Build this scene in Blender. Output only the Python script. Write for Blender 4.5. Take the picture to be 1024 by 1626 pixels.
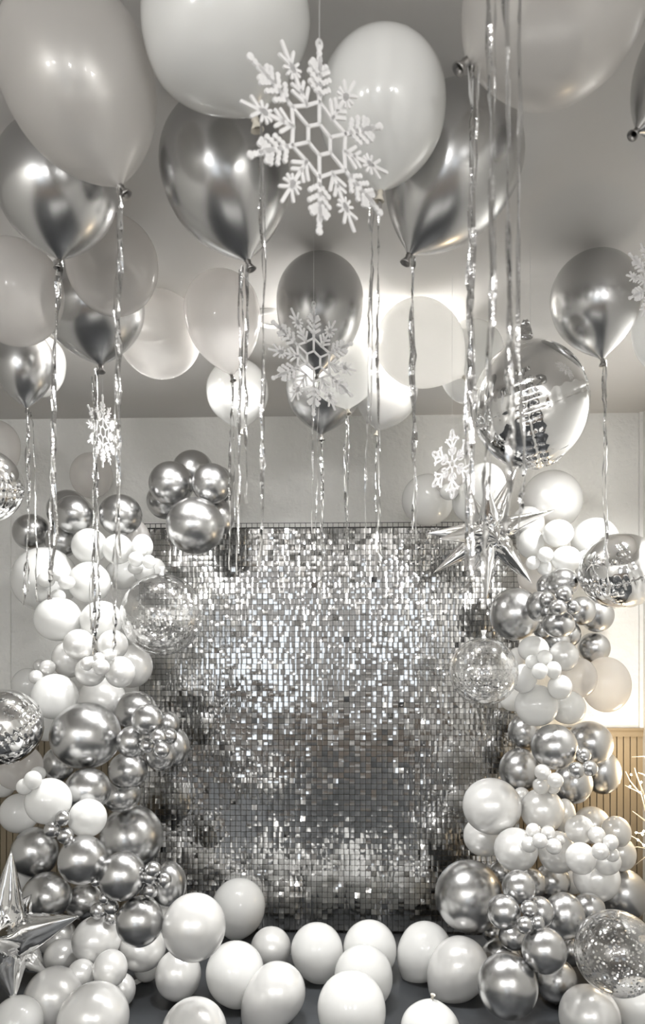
import bpy, math, random
from mathutils import Vector, Matrix, Quaternion
R = math.radians
random.seed(7)
SC = bpy.context.scene
COL = SC.collection
for o in list(bpy.data.objects):
    bpy.data.objects.remove(o)

# ------------------------------------------------------------------ camera
F, CX, CY = 1150.0, 512.0, 1000.0          # focal length and principal point in photo pixels
EYE = Vector((0.0, 0.0, 1.675))
YAW = R(2.0)
cam_d = bpy.data.cameras.new('camera')
cam = bpy.data.objects.new('camera', cam_d)
COL.objects.link(cam)
cam.location = EYE
cam.rotation_euler = (R(90), 0, YAW)
cam_d.sensor_fit = 'HORIZONTAL'
cam_d.sensor_width = 36.0
cam_d.lens = 36.0 * F / 1024.0
cam_d.shift_y = (CY - 813.0) / 1024.0
cam_d.clip_start = 0.05
cam_d.dof.use_dof = True
cam_d.dof.focus_distance = 3.3
cam_d.dof.aperture_fstop = 8.0
SC.camera = cam

# ------------------------------------------------------------------ exposure and sky
SC.view_settings.view_transform = 'Standard'
SC.view_settings.look = 'None'
SC.view_settings.gamma = 1.0
SC.view_settings.use_curve_mapping = False
SC.view_settings.exposure = 1.25
SC.cycles.max_bounces = 10
SC.cycles.transparent_max_bounces = 16
SC.cycles.caustics_reflective = True
SC.cycles.blur_glossy = 0.6
SC.cycles.caustics_refractive = False
SC.cycles.sample_clamp_indirect = 4.0
world = bpy.data.worlds.new('overcast_sky')
SC.world = world
world.use_nodes = True
bg = world.node_tree.nodes['Background']
bg.inputs[0].default_value = (0.86, 0.93, 1.0, 1)
bg.inputs[1].default_value = 1.0

# light settings used by the lamp builders below
FILL_GLOBES = [(-1.9, -1.3, 'over the glazed door side'), (1.1, -1.3, 'over the wall corner side'), (-0.4, -1.9, 'in the middle of the room'), (-1.8, -2.4, 'close to the glazed door'), (1.0, -2.4, 'close to the small window')]
FILL_GLOBE_W = 20.0
DOWNLIGHTS = [(-0.85, 3.05, 5.0, 'above the floor-star garland'), (1.25, 3.0, 14.0, 'above the twig-side garland'), (-0.30, 2.9, 12.0, 'above the middle of the backdrop')]
CEILING_GLOBES = [(663, 520, 2.97, -.145, 9.0, 'the brightest white balloon'), (148, 512, 2.86, -.075, 6.5, 'the half covered chrome balloon, added wall fill'), (508, 505, 2.84, -.075, 4.5, 'the second glitter snowflake, added ceiling fill')]
TWIG_W = 5.0

# ------------------------------------------------------------------ helpers
CR, CU, CF = Vector((math.cos(YAW), math.sin(YAW), 0)), Vector((0, 0, 1)), Vector((-math.sin(YAW), math.cos(YAW), 0))
def ray(px, py):
    return CF + CR * ((px - CX) / F) + CU * ((CY - py) / F)
def at(px, py, d):                       # point seen at photo pixel, at depth d along the view axis
    return EYE + ray(px, py) * d
def at_y(px, py, y):                     # point seen at photo pixel on the plane world-y = y
    r = ray(px, py)
    return EYE + r * (y / r.y)

def tag(o, label=None, cat=None, group=None, kind=None):
    if label: o['label'] = label
    if cat: o['category'] = cat
    if group: o['group'] = group
    if kind: o['kind'] = kind
    return o
def empty(name, loc=(0, 0, 0)):
    o = bpy.data.objects.new(name, None)
    o.empty_display_size = 0.05
    o.location = loc
    COL.objects.link(o)
    return o
def mesh(name, V, Fc, mat, smooth=True):
    me = bpy.data.meshes.new(name)
    me.from_pydata([tuple(v) for v in V], [], Fc)
    if mat: me.materials.append(mat)
    if smooth: me.polygons.foreach_set('use_smooth', [True] * len(me.polygons))
    me.update()
    return me
def link(name, me, parent=None, M=None):
    o = bpy.data.objects.new(name, me)
    COL.objects.link(o)
    if parent: o.parent = parent
    if M is not None: o.matrix_local = M
    return o

class MB:
    def __init__(self): self.V, self.F = [], []
    def add(self, V, Fc):
        n = len(self.V); self.V += [Vector(v) for v in V]; self.F += [tuple(i + n for i in f) for f in Fc]
    def box(self, a, b):
        x0, y0, z0 = a; x1, y1, z1 = b
        self.add([(x0,y0,z0),(x1,y0,z0),(x1,y1,z0),(x0,y1,z0),(x0,y0,z1),(x1,y0,z1),(x1,y1,z1),(x0,y1,z1)],
                 [(0,3,2,1),(4,5,6,7),(0,1,5,4),(1,2,6,5),(2,3,7,6),(3,0,4,7)])
    def tube(self, pts, rad, n=8):
        pts = [Vector(p) for p in pts]
        rr = rad if isinstance(rad, (list, tuple)) else [rad] * len(pts)
        rings = []
        for i, p in enumerate(pts):
            t = (pts[min(i+1, len(pts)-1)] - pts[max(i-1, 0)]).normalized()
            a = t.orthogonal().normalized() if i == 0 else (a - t * a.dot(t)).normalized()
            b = t.cross(a)
            rings.append([p + (a*math.cos(2*math.pi*k/n) + b*math.sin(2*math.pi*k/n))*rr[i] for k in range(n)])
        V = [v for r in rings for v in r]
        Fc = [(i*n+k, i*n+(k+1)%n, (i+1)*n+(k+1)%n, (i+1)*n+k) for i in range(len(pts)-1) for k in range(n)]
        Fc += [tuple(range(n-1, -1, -1)), tuple((len(pts)-1)*n + k for k in range(n))]
        self.add(V, Fc)
    def lathe(self, prof, n=24, M=None):
        V = []; Fc = []
        for r, z in prof:
            for k in range(n):
                a = 2*math.pi*k/n
                v = Vector((r*math.cos(a), r*math.sin(a), z))
                V.append(M @ v if M else v)
        for i in range(len(prof)-1):
            for k in range(n):
                Fc.append((i*n+k, i*n+(k+1)%n, (i+1)*n+(k+1)%n, (i+1)*n+k))
        self.add(V, Fc)
    def build(self, name, mat, parent=None, smooth=False):
        return link(name, mesh(name, self.V, self.F, mat, smooth), parent)

# ------------------------------------------------------------------ materials
def mat_new(name):
    m = bpy.data.materials.new(name); m.use_nodes = True
    return m, m.node_tree, m.node_tree.nodes['Principled BSDF']
def pbr(name, col, rough=0.5, metal=0.0, coat=0.0, spec=0.5):
    m, nt, b = mat_new(name)
    b.inputs['Base Color'].default_value = (*col, 1)
    b.inputs['Roughness'].default_value = rough
    b.inputs['Metallic'].default_value = metal
    b.inputs['Coat Weight'].default_value = coat
    b.inputs['Coat Roughness'].default_value = 0.08
    b.inputs['Specular IOR Level'].default_value = spec
    return m
def add_bump(m, scale, strength, dist=0.01, detail=3.0, tex='NOISE'):
    nt = m.node_tree; b = nt.nodes['Principled BSDF']
    tc = nt.nodes.new('ShaderNodeTexCoord')
    n = nt.nodes.new('ShaderNodeTexNoise'); n.inputs['Scale'].default_value = scale; n.inputs['Detail'].default_value = detail
    bp = nt.nodes.new('ShaderNodeBump'); bp.inputs['Strength'].default_value = strength; bp.inputs['Distance'].default_value = dist
    nt.links.new(tc.outputs['Object'], n.inputs['Vector']); nt.links.new(n.outputs['Fac'], bp.inputs['Height'])
    nt.links.new(bp.outputs['Normal'], b.inputs['Normal'])
    return m
def latex(name, col, rough, trans, clear=0.0, metal=0.0, coat=0.3):
    """thin latex skin: glossy outside, lets some light through (translucent), optionally see-through"""
    m, nt, b = mat_new(name)
    b.inputs['Base Color'].default_value = (*col, 1)
    b.inputs['Roughness'].default_value = rough
    b.inputs['Metallic'].default_value = metal
    b.inputs['Coat Weight'].default_value = coat
    b.inputs['Coat Roughness'].default_value = 0.06
    out = nt.nodes['Material Output']
    last = b.outputs[0]
    if trans > 0:
        t = nt.nodes.new('ShaderNodeBsdfTranslucent'); t.inputs[0].default_value = (*col, 1)
        mx = nt.nodes.new('ShaderNodeMixShader'); mx.inputs[0].default_value = trans
        nt.links.new(last, mx.inputs[1]); nt.links.new(t.outputs[0], mx.inputs[2]); last = mx.outputs[0]
    if clear > 0:
        lw = nt.nodes.new('ShaderNodeLayerWeight'); lw.inputs['Blend'].default_value = 0.35
        mr = nt.nodes.new('ShaderNodeMapRange')
        mr.inputs['To Min'].default_value = 1 - clear; mr.inputs['To Max'].default_value = min(1.0, 1.5 - clear)
        nt.links.new(lw.outputs['Facing'], mr.inputs['Value'])
        tr = nt.nodes.new('ShaderNodeBsdfTransparent')
        mx = nt.nodes.new('ShaderNodeMixShader')
        nt.links.new(mr.outputs[0], mx.inputs[0]); nt.links.new(tr.outputs[0], mx.inputs[1]); nt.links.new(last, mx.inputs[2]); last = mx.outputs[0]
    nt.links.new(last, out.inputs[0])
    return m

M = {}
M['wall'] = add_bump(pbr('wall_paint', (0.74, 0.735, 0.71), 0.7), 14.0, 0.6, 0.03, 6.0)
M['ceiling'] = add_bump(pbr('ceiling_paint', (0.60, 0.585, 0.565), 0.8), 3.0, 0.15, 0.02)
M['side'] = pbr('side_wall_paint', (0.70, 0.69, 0.66), 0.7)
M['far'] = pbr('grey_far_wall_paint', (0.34, 0.335, 0.33), 0.7)
M['wainscot'] = pbr('taupe_wainscot_paint', (0.20, 0.16, 0.105), 0.5)
M['groove'] = pbr('wainscot_joint', (0.10, 0.08, 0.055), 0.6)
M['white_trim'] = pbr('white_trim_paint', (0.75, 0.74, 0.72), 0.4)
M['c'] = pbr('chrome_latex', (0.57, 0.57, 0.57), 0.26, 1.0, 0.0)
M['w'] = latex('white_latex', (0.84, 0.84, 0.825), 0.15, 0.25)
M['t'] = latex('thin_white_latex', (0.88, 0.875, 0.86), 0.22, 0.70)
M['p'] = latex('pearl_latex', (0.83, 0.825, 0.81), 0.25, 0.12, 0.0, 0.32, 0.35)
M['k'] = latex('cloudy_clear_latex', (0.80, 0.775, 0.75), 0.15, 0.35, 0.50, 0.0, 0.5)
M['s'] = latex('clear_pearl_latex', (0.72, 0.70, 0.675), 0.33, 0.30, 0.42, 0.3, 0.3)
M['knot_c'] = pbr('chrome_latex_knot', (0.30, 0.29, 0.28), 0.3, 0.9)
M['knot_w'] = pbr('white_latex_knot', (0.62, 0.58, 0.50), 0.4)
M['foil'] = pbr('mirror_foil', (0.86, 0.86, 0.86), 0.05, 1.0)
M['ribbon'] = add_bump(pbr('foil_ribbon', (0.64, 0.64, 0.64), 0.08, 1.0), 160.0, 0.25, 0.004, 2.0)
M['sequin'] = pbr('mirror_sequin', (0.56, 0.56, 0.555), 0.08, 1.0)
M['pin'] = pbr('sequin_grid', (0.045, 0.045, 0.044), 0.3)
M['snow'] = add_bump(pbr('white_glitter_foam', (0.88, 0.87, 0.87), 0.45), 900.0, 0.6, 0.001)
M['thread'] = pbr('clear_nylon_thread', (0.7, 0.7, 0.7), 0.3)
M['confetti'] = pbr('silver_confetti', (0.85, 0.85, 0.84), 0.12, 1.0)
M['twig'] = pbr('pale_birch_twig', (0.72, 0.66, 0.55), 0.5)
M['paper'] = pbr('scrap_paper', (0.75, 0.75, 0.74), 0.6)
M['cloth'] = pbr('white_cloth', (0.8, 0.8, 0.79), 0.8)
M['wood'] = add_bump(pbr('brown_wood_floor', (0.11, 0.085, 0.065), 0.5), 6.0, .1)
M['rack'] = pbr('black_steel', (0.03, 0.03, 0.03), 0.4, 0.6)

m, nt, b = mat_new('charcoal_vinyl_floor'); M['floor'] = m
tc = nt.nodes.new('ShaderNodeTexCoord'); nz = nt.nodes.new('ShaderNodeTexNoise'); nz.inputs['Scale'].default_value = 2.2; nz.inputs['Detail'].default_value = 6
rp = nt.nodes.new('ShaderNodeValToRGB')
rp.color_ramp.elements[0].position = 0.36; rp.color_ramp.elements[0].color = (0.020, 0.021, 0.023, 1)
rp.color_ramp.elements[1].position = 0.68; rp.color_ramp.elements[1].color = (0.055, 0.060, 0.066, 1)
nt.links.new(tc.outputs['Object'], nz.inputs['Vector']); nt.links.new(nz.outputs['Fac'], rp.inputs['Fac'])
nt.links.new(rp.outputs['Color'], b.inputs['Base Color']); b.inputs['Roughness'].default_value = 0.42

m, nt, b = mat_new('lamp_glow'); M['lamp'] = m
b.inputs['Emission Color'].default_value = (1, 0.97, 0.92, 1); b.inputs['Emission Strength'].default_value = 14
m, nt, b = mat_new('warm_bulb_glow'); M['bulb'] = m
b.inputs['Emission Color'].default_value = (1, 0.83, 0.58, 1); b.inputs['Emission Strength'].default_value = 25

m, nt, b = mat_new('clear_bubble_film'); M['bubble'] = m
lw = nt.nodes.new('ShaderNodeLayerWeight'); lw.inputs['Blend'].default_value = 0.30
mr = nt.nodes.new('ShaderNodeMapRange'); mr.inputs['To Min'].default_value = 0.16; mr.inputs['To Max'].default_value = 0.85
nt.links.new(lw.outputs['Facing'], mr.inputs['Value'])
gl = nt.nodes.new('ShaderNodeBsdfGlossy'); gl.inputs['Roughness'].default_value = 0.06; gl.inputs['Color'].default_value = (0.95, 0.95, 0.95, 1)
tr = nt.nodes.new('ShaderNodeBsdfTransparent'); mx = nt.nodes.new('ShaderNodeMixShader')
nt.links.new(mr.outputs[0], mx.inputs[0]); nt.links.new(tr.outputs[0], mx.inputs[1]); nt.links.new(gl.outputs[0], mx.inputs[2])
nt.links.new(mx.outputs[0], nt.nodes['Material Output'].inputs[0])

m, nt, b = mat_new('window_glass'); M['glass'] = m
gl = nt.nodes.new('ShaderNodeBsdfGlossy'); gl.inputs['Roughness'].default_value = 0.0
tr = nt.nodes.new('ShaderNodeBsdfTransparent'); mx = nt.nodes.new('ShaderNodeMixShader'); mx.inputs[0].default_value = 0.06
nt.links.new(tr.outputs[0], mx.inputs[1]); nt.links.new(gl.outputs[0], mx.inputs[2])
nt.links.new(mx.outputs[0], nt.nodes['Material Output'].inputs[0])

# ------------------------------------------------------------------ the room
YB, ZC = 4.25, 2.93                      # back wall plane, ceiling height
YF = -4.6
XR = at_y(1019, 1000, YB).x
XL = -2.75
WAIN = 1.675 - (1153 - CY) * YB / F         # wainscot height
def struct(name, mb, mat, smooth=False):
    return tag(mb.build(name, mat, None, smooth), kind='structure')
b_ = MB(); b_.box((XL-.1, -1.3, -.1), (XR+.1, YB+.1, 0)); struct('floor', b_, M['floor'])
b_ = MB(); b_.box((XL-.1, YF-.1, -.1), (XR+.1, -1.3, 0)); struct('floor', b_, M['wood'])
b_ = MB(); b_.box((XL-.1, YF-.1, ZC), (XR+.1, YB+.1, ZC+.1)); struct('ceiling', b_, M['ceiling'])
b_ = MB(); b_.box((XL-.1, YB, 0), (XR+.1, YB+.1, ZC)); wall_back = struct('wall_back', b_, M['wall'])
b_ = MB(); b_.box((XL-.1, YF, 0), (XL, YB, ZC)); struct('wall_left', b_, M['side'])
b_ = MB(); b_.box((XR, YF, 0), (XR+.1, YB, ZC)); struct('wall_right', b_, M['side'])
# far wall behind the viewer, with a glazed door and a window letting in daylight
openings = [(-2.3, -0.95, 0.45, 2.0), (0.2, 1.25, 1.0, 2.0)]
b_ = MB()
xs = [XL-.1] + [v for o in openings for v in o[:2]] + [XR+.1]
for i in range(0, len(xs), 2): b_.box((xs[i], YF-.1, 0), (xs[i+1], YF, ZC))
for x0, x1, z0, z1 in openings:
    b_.box((x0, YF-.1, 0), (x1, YF, z0)); b_.box((x0, YF-.1, z1), (x1, YF, ZC))
struct('wall_front', b_, M['far'])
for i, (x0, x1, z0, z1) in enumerate(openings):
    w = MB(); t = .05
    w.box((x0, YF-.08, z0), (x0+t, YF+.02, z1)); w.box((x1-t, YF-.08, z0), (x1, YF+.02, z1))
    w.box((x0, YF-.08, z0), (x1, YF+.02, z0+t)); w.box((x0, YF-.08, z1-t), (x1, YF+.02, z1))
    xm = (x0+x1)/2; w.box((xm-.02, YF-.07, z0), (xm+.02, YF, z1))
    wo = struct('window_%d' % (i+1), w, M['white_trim'])
    for a, c in ((x0+t, xm-.02), (xm+.02, x1-t)):
        g = MB(); g.box((a, YF-.05, z0+t), (c, YF-.044, z1-t)); g.build('pane', M['glass'], wo)

# wainscot: separate boards with open joints, a backing and a cap rail
pitch = 10.3 * YB / F
xb = XL; k = 0
bm_ = MB(); bm_.box((0.0025, YB-.014, 0.0), (pitch-.0035, YB, WAIN-.045))
bme = mesh('board', bm_.V, bm_.F, M['wainscot'], False)
while xb < XR - .01:
    o = link('board', bme, wall_back); o.location = (xb, 0, 0)
    xb += pitch; k += 1
b_ = MB(); b_.box((XL, YB-.003, 0), (XR, YB, WAIN-.04)); b_.build('joint_backing', M['groove'], wall_back)
b_ = MB(); b_.box((XL, YB-.030, WAIN-.012), (XR, YB, WAIN)); b_.box((XL, YB-.022, WAIN-.05), (XR, YB, WAIN-.012))
struct('trim_1', b_, M['wainscot'])
x0, x1 = at_y(1, 900, YB).x, at_y(18, 900, YB).x
b_ = MB(); b_.box((x0, YB-.012, WAIN), (x1, YB, 1.675 + (1000-745)*YB/F)); struct('trim_2', b_, M['wall'])
b_ = MB(); b_.box((XR-.02, YB-.02, WAIN), (XR, YB, ZC)); struct('trim_3', b_, M['wall'])

# unseen globes added behind the viewer as ambient and front fill
for x, y, where in FILL_GLOBES:
    e = tag(empty('globe_light', (x, y, ZC)), 'added white fill globe, unseen behind the viewer, ' + where, 'lamp', 'added fill globes')
    g = MB(); g.lathe([(0.05, 0.0), (0.05, -.02), (0.008, -.03), (0.008, -.32)], 24); g.build('base', M['white_trim'], e, True)
    l = bpy.data.lights.new('globe_glow', 'POINT'); l.energy = FILL_GLOBE_W; l.shadow_soft_size = .09; l.color = (1.0, 0.995, 0.985)
    lo = bpy.data.objects.new('globe_glow', l); COL.objects.link(lo); lo.parent = e; lo.location = (0, 0, -.40)
for x, y, watts, where in DOWNLIGHTS:
    e = tag(empty('downlight', (x, y, ZC)), 'small round white ceiling light hidden ' + where, 'lamp')
    g = MB(); g.lathe([(0.085, 0.0), (0.085, -.012), (0.07, -.018), (0.066, -.004)], 32); g.build('trim_ring', M['white_trim'], e, True)
    l = bpy.data.lights.new('downlight_beam', 'AREA'); l.shape = 'DISK'; l.size = 0.13; l.spread = R(135); l.energy = watts; l.color = (1.0, 0.995, 0.985)
    lo = bpy.data.objects.new('downlight_beam', l); COL.objects.link(lo); lo.parent = e; lo.location = (0, 0, -.02)
# lamp glowing through the brightest balloon, plus two hidden globes added as fill
for px, py, dd, zg, watts, where in CEILING_GLOBES:
    p = at(px, py, dd); p.z = ZC
    e = tag(empty('globe_light', p), 'small white globe ceiling lamp shining behind ' + where, 'lamp')
    g = MB(); g.lathe([(0.06, 0), (0.06, -.02)], 24); g.build('base', M['white_trim'], e, True)
    g = MB(); g.lathe([(.008, -.02), (.008, zg+.045)] + [(0.05*math.sin(a), zg+.05*math.cos(a)) for a in [math.pi*i/12 for i in range(1, 13)]], 24); g.build('lamp_shade', M['lamp'], e, True)
    l = bpy.data.lights.new('globe_glow', 'POINT'); l.energy = watts; l.shadow_soft_size = 0.056; l.color = (1.0, 0.98, 0.95)
    lo = bpy.data.objects.new('globe_glow', l); COL.objects.link(lo); lo.parent = e; lo.location = (0, 0, zg)

# white-clothed table the photographer stands at, seen only mirrored in the balloons
tb = tag(empty('table', (0.05, 0.35, 0)), 'white clothed table just in front of the viewer', 'table')
g = MB(); g.box((-.75, -.3, .72), (.75, .3, .75)); g.build('tabletop', M['cloth'], tb)
for sx in (-.68, .68):
    for sy in (-.25, .25):
        g = MB(); g.tube([(sx, sy, 0), (sx, sy, .72)], .02); g.build('leg', M['white_trim'], tb)

# ------------------------------------------------------------------ shimmer wall
YS = 4.0
SW = empty('shimmer_wall', (at_y(520, 1400, YS).x, YS, 0))
tag(SW, 'tall backdrop of square mirror sequins between the two balloon garlands', 'backdrop')
NC, NR, PT = 70, 76, 0.03
WX0 = -NC*PT/2 + .0
ZT = 1.675 + (1000-830)*YS/F/1.0
pm = MB()                                 # one 30 cm backing grid panel: bars behind the gaps between sequins
for i in range(11):
    pm.box((i*PT-.0016, .004, 0), (i*PT+.0016, .009, .3)); pm.box((0, .004, i*PT-.0016), (.3, .009, i*PT+.0016))
pme = mesh('grid_panel', pm.V, pm.F, M['pin'], False)
for i in range(7):
    for j in range(8):
        zb = ZT - (j+1)*.3
        o = link('grid_panel', pme, SW); o.location = (WX0 + i*.3, 0, zb)
    rk = MB()
for x in (WX0+.02, 0, -WX0-.02): rk.tube([(x, .05, 0), (x, .05, ZT-.02)], .014)
rk.tube([(WX0, .05, ZT-.03), (-WX0, .05, ZT-.03)], .014); rk.build('frame', M['rack'], SW, True)
def sequin_shape(bend, fold):
    hs = .0139; V = []; Fc = []
    n = 4
    for i in range(n+1):
        z = hs - 2*hs*i/n; t = i/n
        y = -bend*(t*t) - fold*max(0, t-.5)
        for x in (-hs, 0, hs): V.append((x, y - .0006*(x == 0), z))
    for i in range(n):
        for j in range(2): a = i*3+j; Fc.append((a, a+3, a+4, a+1))
    return V, Fc
shapes = [sequin_shape(b, f) for b, f in ((0,0), (.0004,0), (-.0005,0), (.0012,0), (-.0010,0), (0,.0016), (0,-.0014), (.002,0))]
seq_me = [mesh('sequin', V, Fc, M['sequin']) for V, Fc in shapes]
stuff = MB(); pins = MB()
panel_tilt = {(i, j): random.gauss(0, .55) for i in range(7) for j in range(9)}
for r in range(1, NR):
    for c in range(NC):
        x = WX0 + (c+.5)*PT; z = ZT - (r+.5)*PT
        if z < 0.016: continue
        tilt = R(random.gauss(0.5 + 4.2*max(0, 1 - z/.62), 1.0) + panel_tilt[(c//10, r//10)])
        yaw = R(random.gauss(0, 1.1))
        s = random.choices(range(8), (30, 18, 14, 8, 7, 8, 7, 3))[0]
        if random.random() < .06: tilt += R(random.gauss(3, 9)); yaw += R(random.gauss(0, 4))
        Mx = Matrix.Translation((x, -.003, z+.0134)) @ Matrix.Rotation(yaw, 4, 'Z') @ Matrix.Rotation(-tilt, 4, 'X') @ Matrix.Translation((0, 0, -.0134))
        if 25 <= c < 45 and 22 <= r < 37:
            link('sequin', seq_me[s], SW, Mx)
        else:
            V, Fc = shapes[s]; stuff.add([Mx @ Vector(v) for v in V], Fc)
        pins.add([Mx @ Vector(v) for v in ((-.0012,-.001,.0125),(.0012,-.001,.0125),(.0012,-.001,.0103),(-.0012,-.001,.0103),(0,-.0028,.0114))], [(0,3,4),(3,2,4),(2,1,4),(1,0,4)])
tag(stuff.build('sequin_field', M['sequin'], SW, True), kind='stuff')
tag(pins.build('sequin_pins', M['pin'], SW), kind='stuff')

# ------------------------------------------------------------------ balloon shapes
def ball_prof(ratio=None, blunt=False, n=30):
    if ratio is None:
        return [(math.sin(math.pi*i/n), math.cos(math.pi*i/n)) for i in range(n+1)]
    P = [(math.sin(math.pi/2*i/14), math.cos(math.pi/2*i/14)) for i in range(14)]   # round crown
    for i in range(21):                                                            # conical lower half to the neck
        t = i/20
        P.append((math.cos(t*math.pi/2), -ratio*math.sin(t*math.pi/2)) if blunt else (max(.05, (1 - t**2.45)**.97), -ratio*t))
    return P
def lathe_mesh(name, prof, mat, n=48):
    mb = MB(); mb.lathe(prof, n)
    return mesh(name, mb.V, mb.F, mat)
BM = {}
def balloon_mesh(ratio, mat, blunt=False):
    key = (ratio and round(ratio, 2), mat, blunt)
    if key not in BM: BM[key] = lathe_mesh('balloon', ball_prof(key[0], blunt), M[mat])
    return BM[key]
knot_prof = [(0.010, 0.006), (0.0065, -.001), (0.0085, -.005), (0.006, -.009), (0.010, -.018), (0.0145, -.026), (0.0130, -.0265), (0.007, -.018)]
KM = {k: lathe_mesh('knot', knot_prof, M['knot_'+k], 14) for k in 'cw'}
FIN = {'t': 'thin white', 'c': 'chrome silver', 'w': 'matte white', 'p': 'pearl white', 'k': 'cloudy clear', 's': 'clear pearly'}
def size_word(r, mat):
    return 'mini' if r < 14.6 else 'small' if r < 28 else 'mid-sized' if r < 40 else 'big'
def axis_mat(p, axis, sx, sz):
    q = Vector((0, 0, -1)).rotation_difference(axis)
    return Matrix.Translation(p) @ q.to_matrix().to_4x4() @ Matrix.Diagonal((sx, sx, sz, 1))

def round_balloon(px, py, rx, ry, mat, where, d, group, size=None):
    c = at(px, py, d); k = d / F
    o = link('balloon', balloon_mesh(None, mat))
    o.matrix_world = Matrix.Translation(c) @ Matrix.Rotation(random.uniform(0, 6), 4, 'Z') @ Matrix.Diagonal((rx*k, rx*k, ry*k, 1))
    tag(o, '%s %s balloon %s' % (size or size_word((rx+ry)/2, mat), FIN[mat], where), 'balloon', group)
    return o
def neck_balloon(px, py, r, kx, ky, mat, where, d, group, name='helium_balloon', knot=True, dz=0.0, kd=0.0, drop=None):
    """latex balloon with its neck towards pixel (kx, ky); dz moves the neck nearer (-) or farther (+) in metres"""
    c = at(px, py, d); q = at(kx, ky, d + dz)
    ax = (q - c); L = ax.length; ax.normalize(); k = d / F
    e = empty(name, q)
    tag(e, '%s %s' % (where[0] if isinstance(where, tuple) else FIN[mat] + ' balloon', where[1] if isinstance(where, tuple) else where), 'balloon', group)
    o = link('body', balloon_mesh(L/(r*k), mat, not knot), e, Matrix.Translation(-q) @ axis_mat(c, ax, r*k, r*k))
    if knot:
        s = .85 * min(1.2, r*k/.14)
        ko = link('knot', KM['w' if mat in 'wpt' else 'c'], e, axis_mat(Vector((0, 0, 0)), (ax + Vector((random.uniform(-.35, .35), random.uniform(-.3, .1), 0))).normalized(), s, s))
    return e

# ------------------------------------------------------------------ garlands: every balloon, back to front
G = 'floor-star garland'        # the one on the left of the photograph
H = 'twig-side garland'         # the one on the right
def touch(px, py, r, d0, placed, squeeze=1.0, dmin=2.7):
    """largest depth not beyond d0 at which a ball of pixel radius r still lies in front of every ball already placed"""
    best = dmin
    d = dmin
    while d <= d0:
        P = at(px, py, d); rw = r * d / F
        if any((P - Q).length < squeeze * (rw + qr) for Q, qr in placed): break
        best = d
        d += .004
    return best
def gar(rows, group, placed, y_ref=3.78, y_low=3.55):
    for row in rows:
        px, py, rx, ry, mat, where = row[:6]
        d0 = y_ref + (y_low - y_ref) * min(1, max(0, (py - 1000) / 500.0))
        if len(row) > 6: d0 = row[6]
        if py > CY: d0 = min(d0, EYE.z * F / (py - CY + ry))      # never through the floor
        r = max(rx, ry)
        d = touch(px, py, r, d0, placed)
        placed.append((at(px, py, d), r * d / F))
        round_balloon(px, py, rx, ry, mat, where.replace('@G', G).replace('@H', H), d, group)
    print('GAR', group, [round(q[0].y, 2) for q in placed])

left_top = [
 (145,755,33,36,'k','resting on the wall above the @G',4.14),
 (108,811,33,33,'c','peeking out behind the top of the @G'),
 (50,845,29,29,'c','lowest of the top row of the @G'),
 (99,858,27,27,'c','tucked under the top row of the @G'),
 (210,852,27,28,'k','behind the top row of the @G, beside the sequins'),
 (117,817,31,30,'c','in the middle of the top row of the @G'),
 (191,818,34,33,'c','nearest the sequins in the top row of the @G'),
 (71,920,51,51,'w','below the top chrome row of the @G'),
 (193,912,26,24,'w','above the hanging confetti ball in the @G'),
 (142,867,28,28,'w','just under the top chrome row of the @G'),
 (187,872,24,24,'w','under the chrome ball nearest the sequins in the @G'),
 (142,925,33,33,'w','overlapping the big white one of the @G'),
 (246,906,17,20,'w','touching the top of the hanging confetti ball by the @G'),
 (226,868,17,20,'w','uppermost of those against the sequins in the @G'),
 (229,908,17,17,'w','beneath the upper white mini cluster of the @G'),
 (223,873,11,11,'w','top of the upper mini cluster of the @G'),
 (215,902,12,10,'w','bottom of the upper mini cluster of the @G'),
 (216,888,12,12,'w','wall side of the upper mini cluster of the @G'),
 (236.5,892,10.5,11,'w','sequin side of the upper mini cluster of the @G'),
 (73,921,14,12,'w','topmost stuck on the big one of the @G'),
 (67,946,11,11,'w','wall side on the big one of the @G'),
 (95,914,12,10,'w','second stuck on the big one of the @G'),
 (106,925,13,11,'w','third stuck on the big one of the @G'),
 (92,948,12.5,12,'w','lowest stuck on the big one of the @G'),
 (92,983,37,35,'w','hanging below the big white one of the @G'),
 (161,985,33,31,'w','beside the hanging confetti ball in the @G'),
 (209,1058,33,34,'p','under the hanging confetti ball in the @G'),
 (111,1046,28,30,'p','half hidden behind the ribbon ends in the @G'),
 (179,1024,24,24,'p','beside the lowest ribbon tips of the @G'),
 (125,1023,24,24,'p','wall side of the ribbon tips of the @G'),
 (162,1113,38,38,'p','above the biggest chrome ball of the @G'),
 (144,1066,24,24,'p','under the ribbon-tip mini cluster of the @G'),
 (191,1067,24,25,'p','sequin side of the ribbon-tip mini cluster of the @G'),
 (174,1040,11,10,'p','upper one of the ribbon-tip mini cluster of the @G'),
 (157,1045,9,9,'p','middle one of the ribbon-tip mini cluster of the @G'),
 (138,1054,10,11,'p','wall side of the ribbon-tip mini cluster of the @G'),
 (160,1059,13.5,13,'p','frontmost of the ribbon-tip mini cluster of the @G'),
]
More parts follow.
